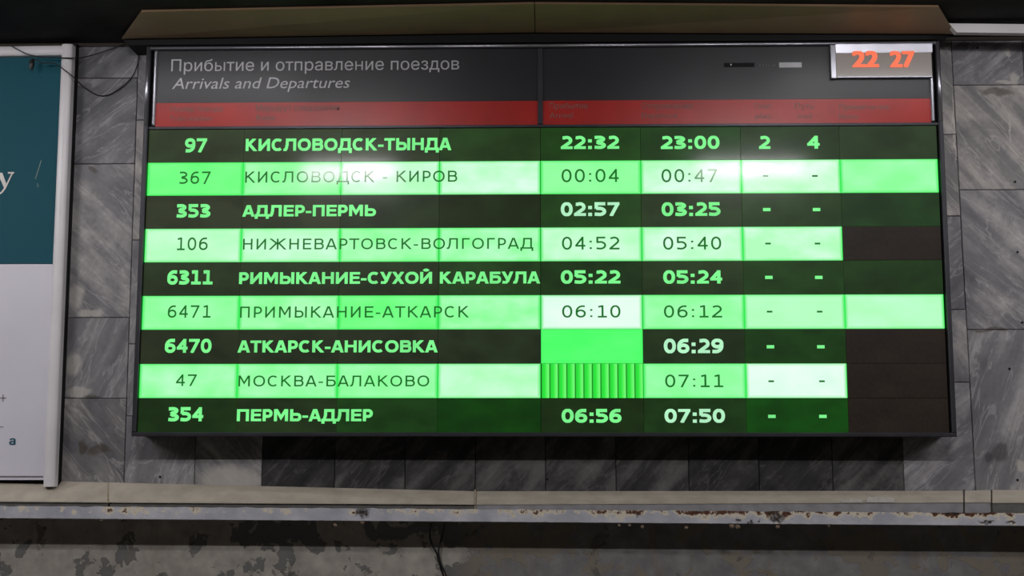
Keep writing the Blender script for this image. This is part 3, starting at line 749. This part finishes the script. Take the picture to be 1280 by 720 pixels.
# flat metal band added above the window, tilted forward to mirror the tubes as glare
xa, xb = at(1044, 60, -.012).x, at(1165, 60, -.012).x
prof = [(-0.0142, CT), (-0.0142-(CTT-CT)*math.tan(R(7.5)), CTT), (0.0, CTT), (0.0, CT)]
cap_ = profile_x('clock_glare_band', prof, xa, xb, M_alu, board); cap_['label'] = 'metal band above the clock window, tilted to catch glare'
box('clock_rail', at(1038, 80, -.014).x, at(1045, 80, -.014).x, -0.02, 0.0, z0_-.008, CTT-.002, M_alu, board, 0.002)
box('clock_rail', at(1045, 80, -.014).x, at(1164.5, 80, -.014).x, -0.018, 0.0, z0_-.006, z0_+.001, M_alu, board, 0.002)
t = NT('orange_digits'); t.b.inputs['Emission Color'].default_value = lin((255, 122, 84)); t.b.inputs['Emission Strength'].default_value = .85; t.b.inputs['Base Color'].default_value = lin((120, 40, 20))
M_or = t.m
printed('clock_digits', '22', 1064, 1097.5, 66.0, 85.0, M_or, face, weight=0.048, Y=-0.0168, ref='2')
printed('clock_digits', '27', 1111, 1142.5, 66.0, 85.0, M_or, face, weight=0.048, Y=-0.0168, ref='2')

# ------------------------------------------------------------------ advertising panel on the left
ad = empty('poster_panel', (0, 0, 0)); tag(ad, 'teal and white poster panel in a white tubular frame left of the board', 'poster')
AY = 0.06
def tube_rail(name, A, B, rad, depth, side, parent):
    """half-round rail from A to B on the wall; side = direction of its width"""
    bm = bmesh.new(); n = 10; rings = []
    for P in (A, B):
        ring = [bm.verts.new(P+side*(rad*math.cos(math.pi*i/n))+Vector((0, -depth*math.sin(math.pi*i/n), 0))) for i in range(n+1)]
        ring += [bm.verts.new(P+side*(-rad)+Vector((0, 0.045, 0))), bm.verts.new(P+side*rad+Vector((0, 0.045, 0)))]
        rings.append(ring)
    m_ = len(rings[0])
    for i in range(m_): bm.faces.new((rings[0][i], rings[0][(i+1) % m_], rings[1][(i+1) % m_], rings[1][i]))
    bm.faces.new(rings[0]); bm.faces.new(rings[1][::-1])
    for f in bm.faces: f.smooth = False
    return link(name, bm_mesh(bm, name), M_white, parent)
T0, B0 = at(84.5, 56, AY), at(62.0, 600, AY)
tube_rail('frame_rail', T0+Vector((0, 0, 0)), Vector((B0.x, AY, LEDGE_T+.012)), 0.0215, 0.012, Vector((1, 0, 0)), ad)
TL, TR = at(-160, 66.5, AY), at(84, 63.0, AY)
tube_rail('frame_rail', TL, TR, 0.0195, 0.010, Vector((0, 0, 1)), ad)
# black edge strip between frame and slabs
e0, e1 = at(94, 54, AY+.03), at(71.5, 600, AY+.03)
bm = bmesh.new(); prism(bm, [(e1.x-.006, LEDGE_T+.01), (e1.x+.006, LEDGE_T+.01), (e0.x+.006, e0.z), (e0.x-.006, e0.z)], AY+.028, WY-.002, 0)
link('black_edge', bm_mesh(bm, 'edge'), M_black, ad)
PY = AY+0.018
mid = at(30, 330, PY).z; xl = at(-170, 300, PY).x
teal = simple('teal_print', (16, 78, 92), 0.6, nscale=2, namt=0.12, spec=.2); pw = simple('white_print_sheet', (208, 205, 216), 0.45, nscale=3, namt=0.05)
def pan(name, y_top, y_bot, mat):
    zt = at(40, y_top, PY).z; zb = at(40, y_bot, PY).z
    rt = at(80, y_top, PY).x if y_top < 100 else at(66, y_top, PY).x; rb_ = at(66 if y_bot < 400 else 55, y_bot, PY).x
    bm = bmesh.new(); prism(bm, [(xl, zb), (rb_+.01, zb), (rt+.01, zt), (xl, zt)], PY, PY+.02, 0)
    return link(name, bm_mesh(bm, name), mat, ad)
pt = pan('teal_field', 66, 329.5, teal); pw_ = pan('white_field', 330.2, 600, pw)
box('backing_board', xl, at(60, 590, PY).x, PY+.021, WY-.002, LEDGE_T+.012, at(60, 70, PY).z, M_black, ad, 0)
# thin fillet line at the bottom and right of the sheet
def strip_px(name, pts, mat, parent, Y, th=0.001):
    bm = bmesh.new(); prism(bm, [(at(x, y, Y).x, at(x, y, Y).z) for x, y in pts], Y-th, Y, 0)
    return link(name, bm_mesh(bm, name), mat, parent)
M_gl = simple('grey_line', (120, 116, 122), 0.5)
strip_px('sheet_edge', [(-100, 596.5), (54, 596.5), (54, 594.8), (-100, 594.8)], M_gl, ad, PY-.001)
# fragment of white serif lettering and small teal lettering, cut by the frame of the photo
L_w = simple('white_lettering', (200, 196, 190), 0.4)
strip_px('letter_y', [(-9, 216), (3.0, 216), (8.0, 230), (14.3, 217), (10, 217), (10, 215), (17.8, 215), (17.8, 216.4), (15.8, 217.5), (7.0, 236), (3.0, 241), (-2, 244.5), (-3, 242.5), (1.5, 240), (5.2, 235), (-2.5, 217.5), (-9, 217.5)], L_w, pt, PY-.0005)
L_t = simple('teal_lettering', (30, 84, 100), 0.4)
printed('letter_a', 'а', 0.5, 8.6, 547.6, 555.5, L_t, pw_, weight=0.03, Y=PY-.0012, ref='а')
strip_px('grey_mark', [(-2, 496.9), (8, 496.9), (8, 498), (-2, 498)], M_gl, pw_, PY-.0005)
strip_px('grey_mark', [(3.2, 493), (4.2, 493), (4.2, 502), (3.2, 502)], M_gl, pw_, PY-.0005)
strip_px('grey_mark', [(-4, 533), (4, 533), (4, 534), (-4, 534)], M_gl, pw_, PY-.0005)
strip_px('scratch', [(43.6, 224), (44.8, 224), (52.4, 201), (51.2, 200.4)], simple('pale_scratch', (96, 122, 120), .5), pt, PY-.0005)
strip_px('scratch', [(46.5, 229), (47.5, 229), (48.2, 234), (47, 234)], bpy.data.materials['pale_scratch'], pt, PY-.0005)

# ------------------------------------------------------------------ cables
def cable(name, pts, rad, parent=None):
    cu = bpy.data.curves.new(name, 'CURVE'); cu.dimensions = '3D'; cu.bevel_depth = rad; cu.bevel_resolution = 2; cu.resolution_u = 8; cu.use_fill_caps = True
    sp_ = cu.splines.new('NURBS'); sp_.points.add(len(pts)-1); sp_.order_u = 3; sp_.use_endpoint_u = True
    for p, q in zip(sp_.points, pts): p.co = (*q, 1)
    o = bpy.data.objects.new(name, cu); COL.objects.link(o); cu.materials.append(M_cable)
    dg = bpy.context.evaluated_depsgraph_get(); dg.update()
    me = bpy.data.meshes.new_from_object(o.evaluated_get(dg)); bpy.data.objects.remove(o)
    for p in me.polygons: p.use_smooth = True
    o = bpy.data.objects.new(name, me); COL.objects.link(o)
    if parent: o.parent = parent
    return o
FYc = AY-0.020
k1 = cable('cable', [at(12, 56, FYc), at(25, 64, FYc), at(40, 70, FYc), at(60, 72, FYc), at(92, 72.5, FYc), at(100, 73, FYc+.03), at(130, 65, WY-.012), at(158, 54, WY-.012)], .0022)
tag(k1, 'thin black cable looping over the top corner of the white poster frame', 'cable')
k2 = cable('cable', [at(40, 81, FYc), at(44, 72, FYc), at(52, 80, FYc), at(66, 77, FYc), at(80, 87, FYc), at(92, 96, FYc), at(103, 108, WY-.006), at(128, 124, WY-.006), at(158, 106, WY-.006), at(172, 86, WY-.006), at(176, 62, WY-.006)], .0021)
tag(k2, 'lower black cable sagging from the poster corner across the grey marble', 'cable')
bm = bmesh.new(); bmesh.ops.create_icosphere(bm, subdivisions=2, radius=.015)
for v in bm.verts: v.co *= 1+.4*noise.noise(v.co*120); v.co.x *= .7; v.co.z *= 1.5; v.co.y *= .7
bmesh.ops.translate(bm, verts=bm.verts, vec=at(40, 80, FYc))
link('cable_knot', bm_mesh(bm, 'knot'), M_cable, k2)
LC = LW-0.012
k3 = cable('cable', [at(539, 655, LC-.03), at(536, 668, LC), at(540, 682, LC), at(546, 690, LC), at(549, 705, LC), at(556, 724, LC), at(566, 760, LC)], .0036)
tag(k3, 'left black cable hanging from under the ledge down the plaster', 'cable', None)
k4 = cable('cable', [at(556, 655, LC-.03), at(553, 668, LC-.002), at(550, 680, LC-.008), at(547.5, 690, LC-.010), at(551, 705, LC-.008), at(560, 724, LC-.008), at(571, 760, LC-.008)], .0036)
tag(k4, 'right black cable under the ledge, crossing in front of the other', 'cable', None)
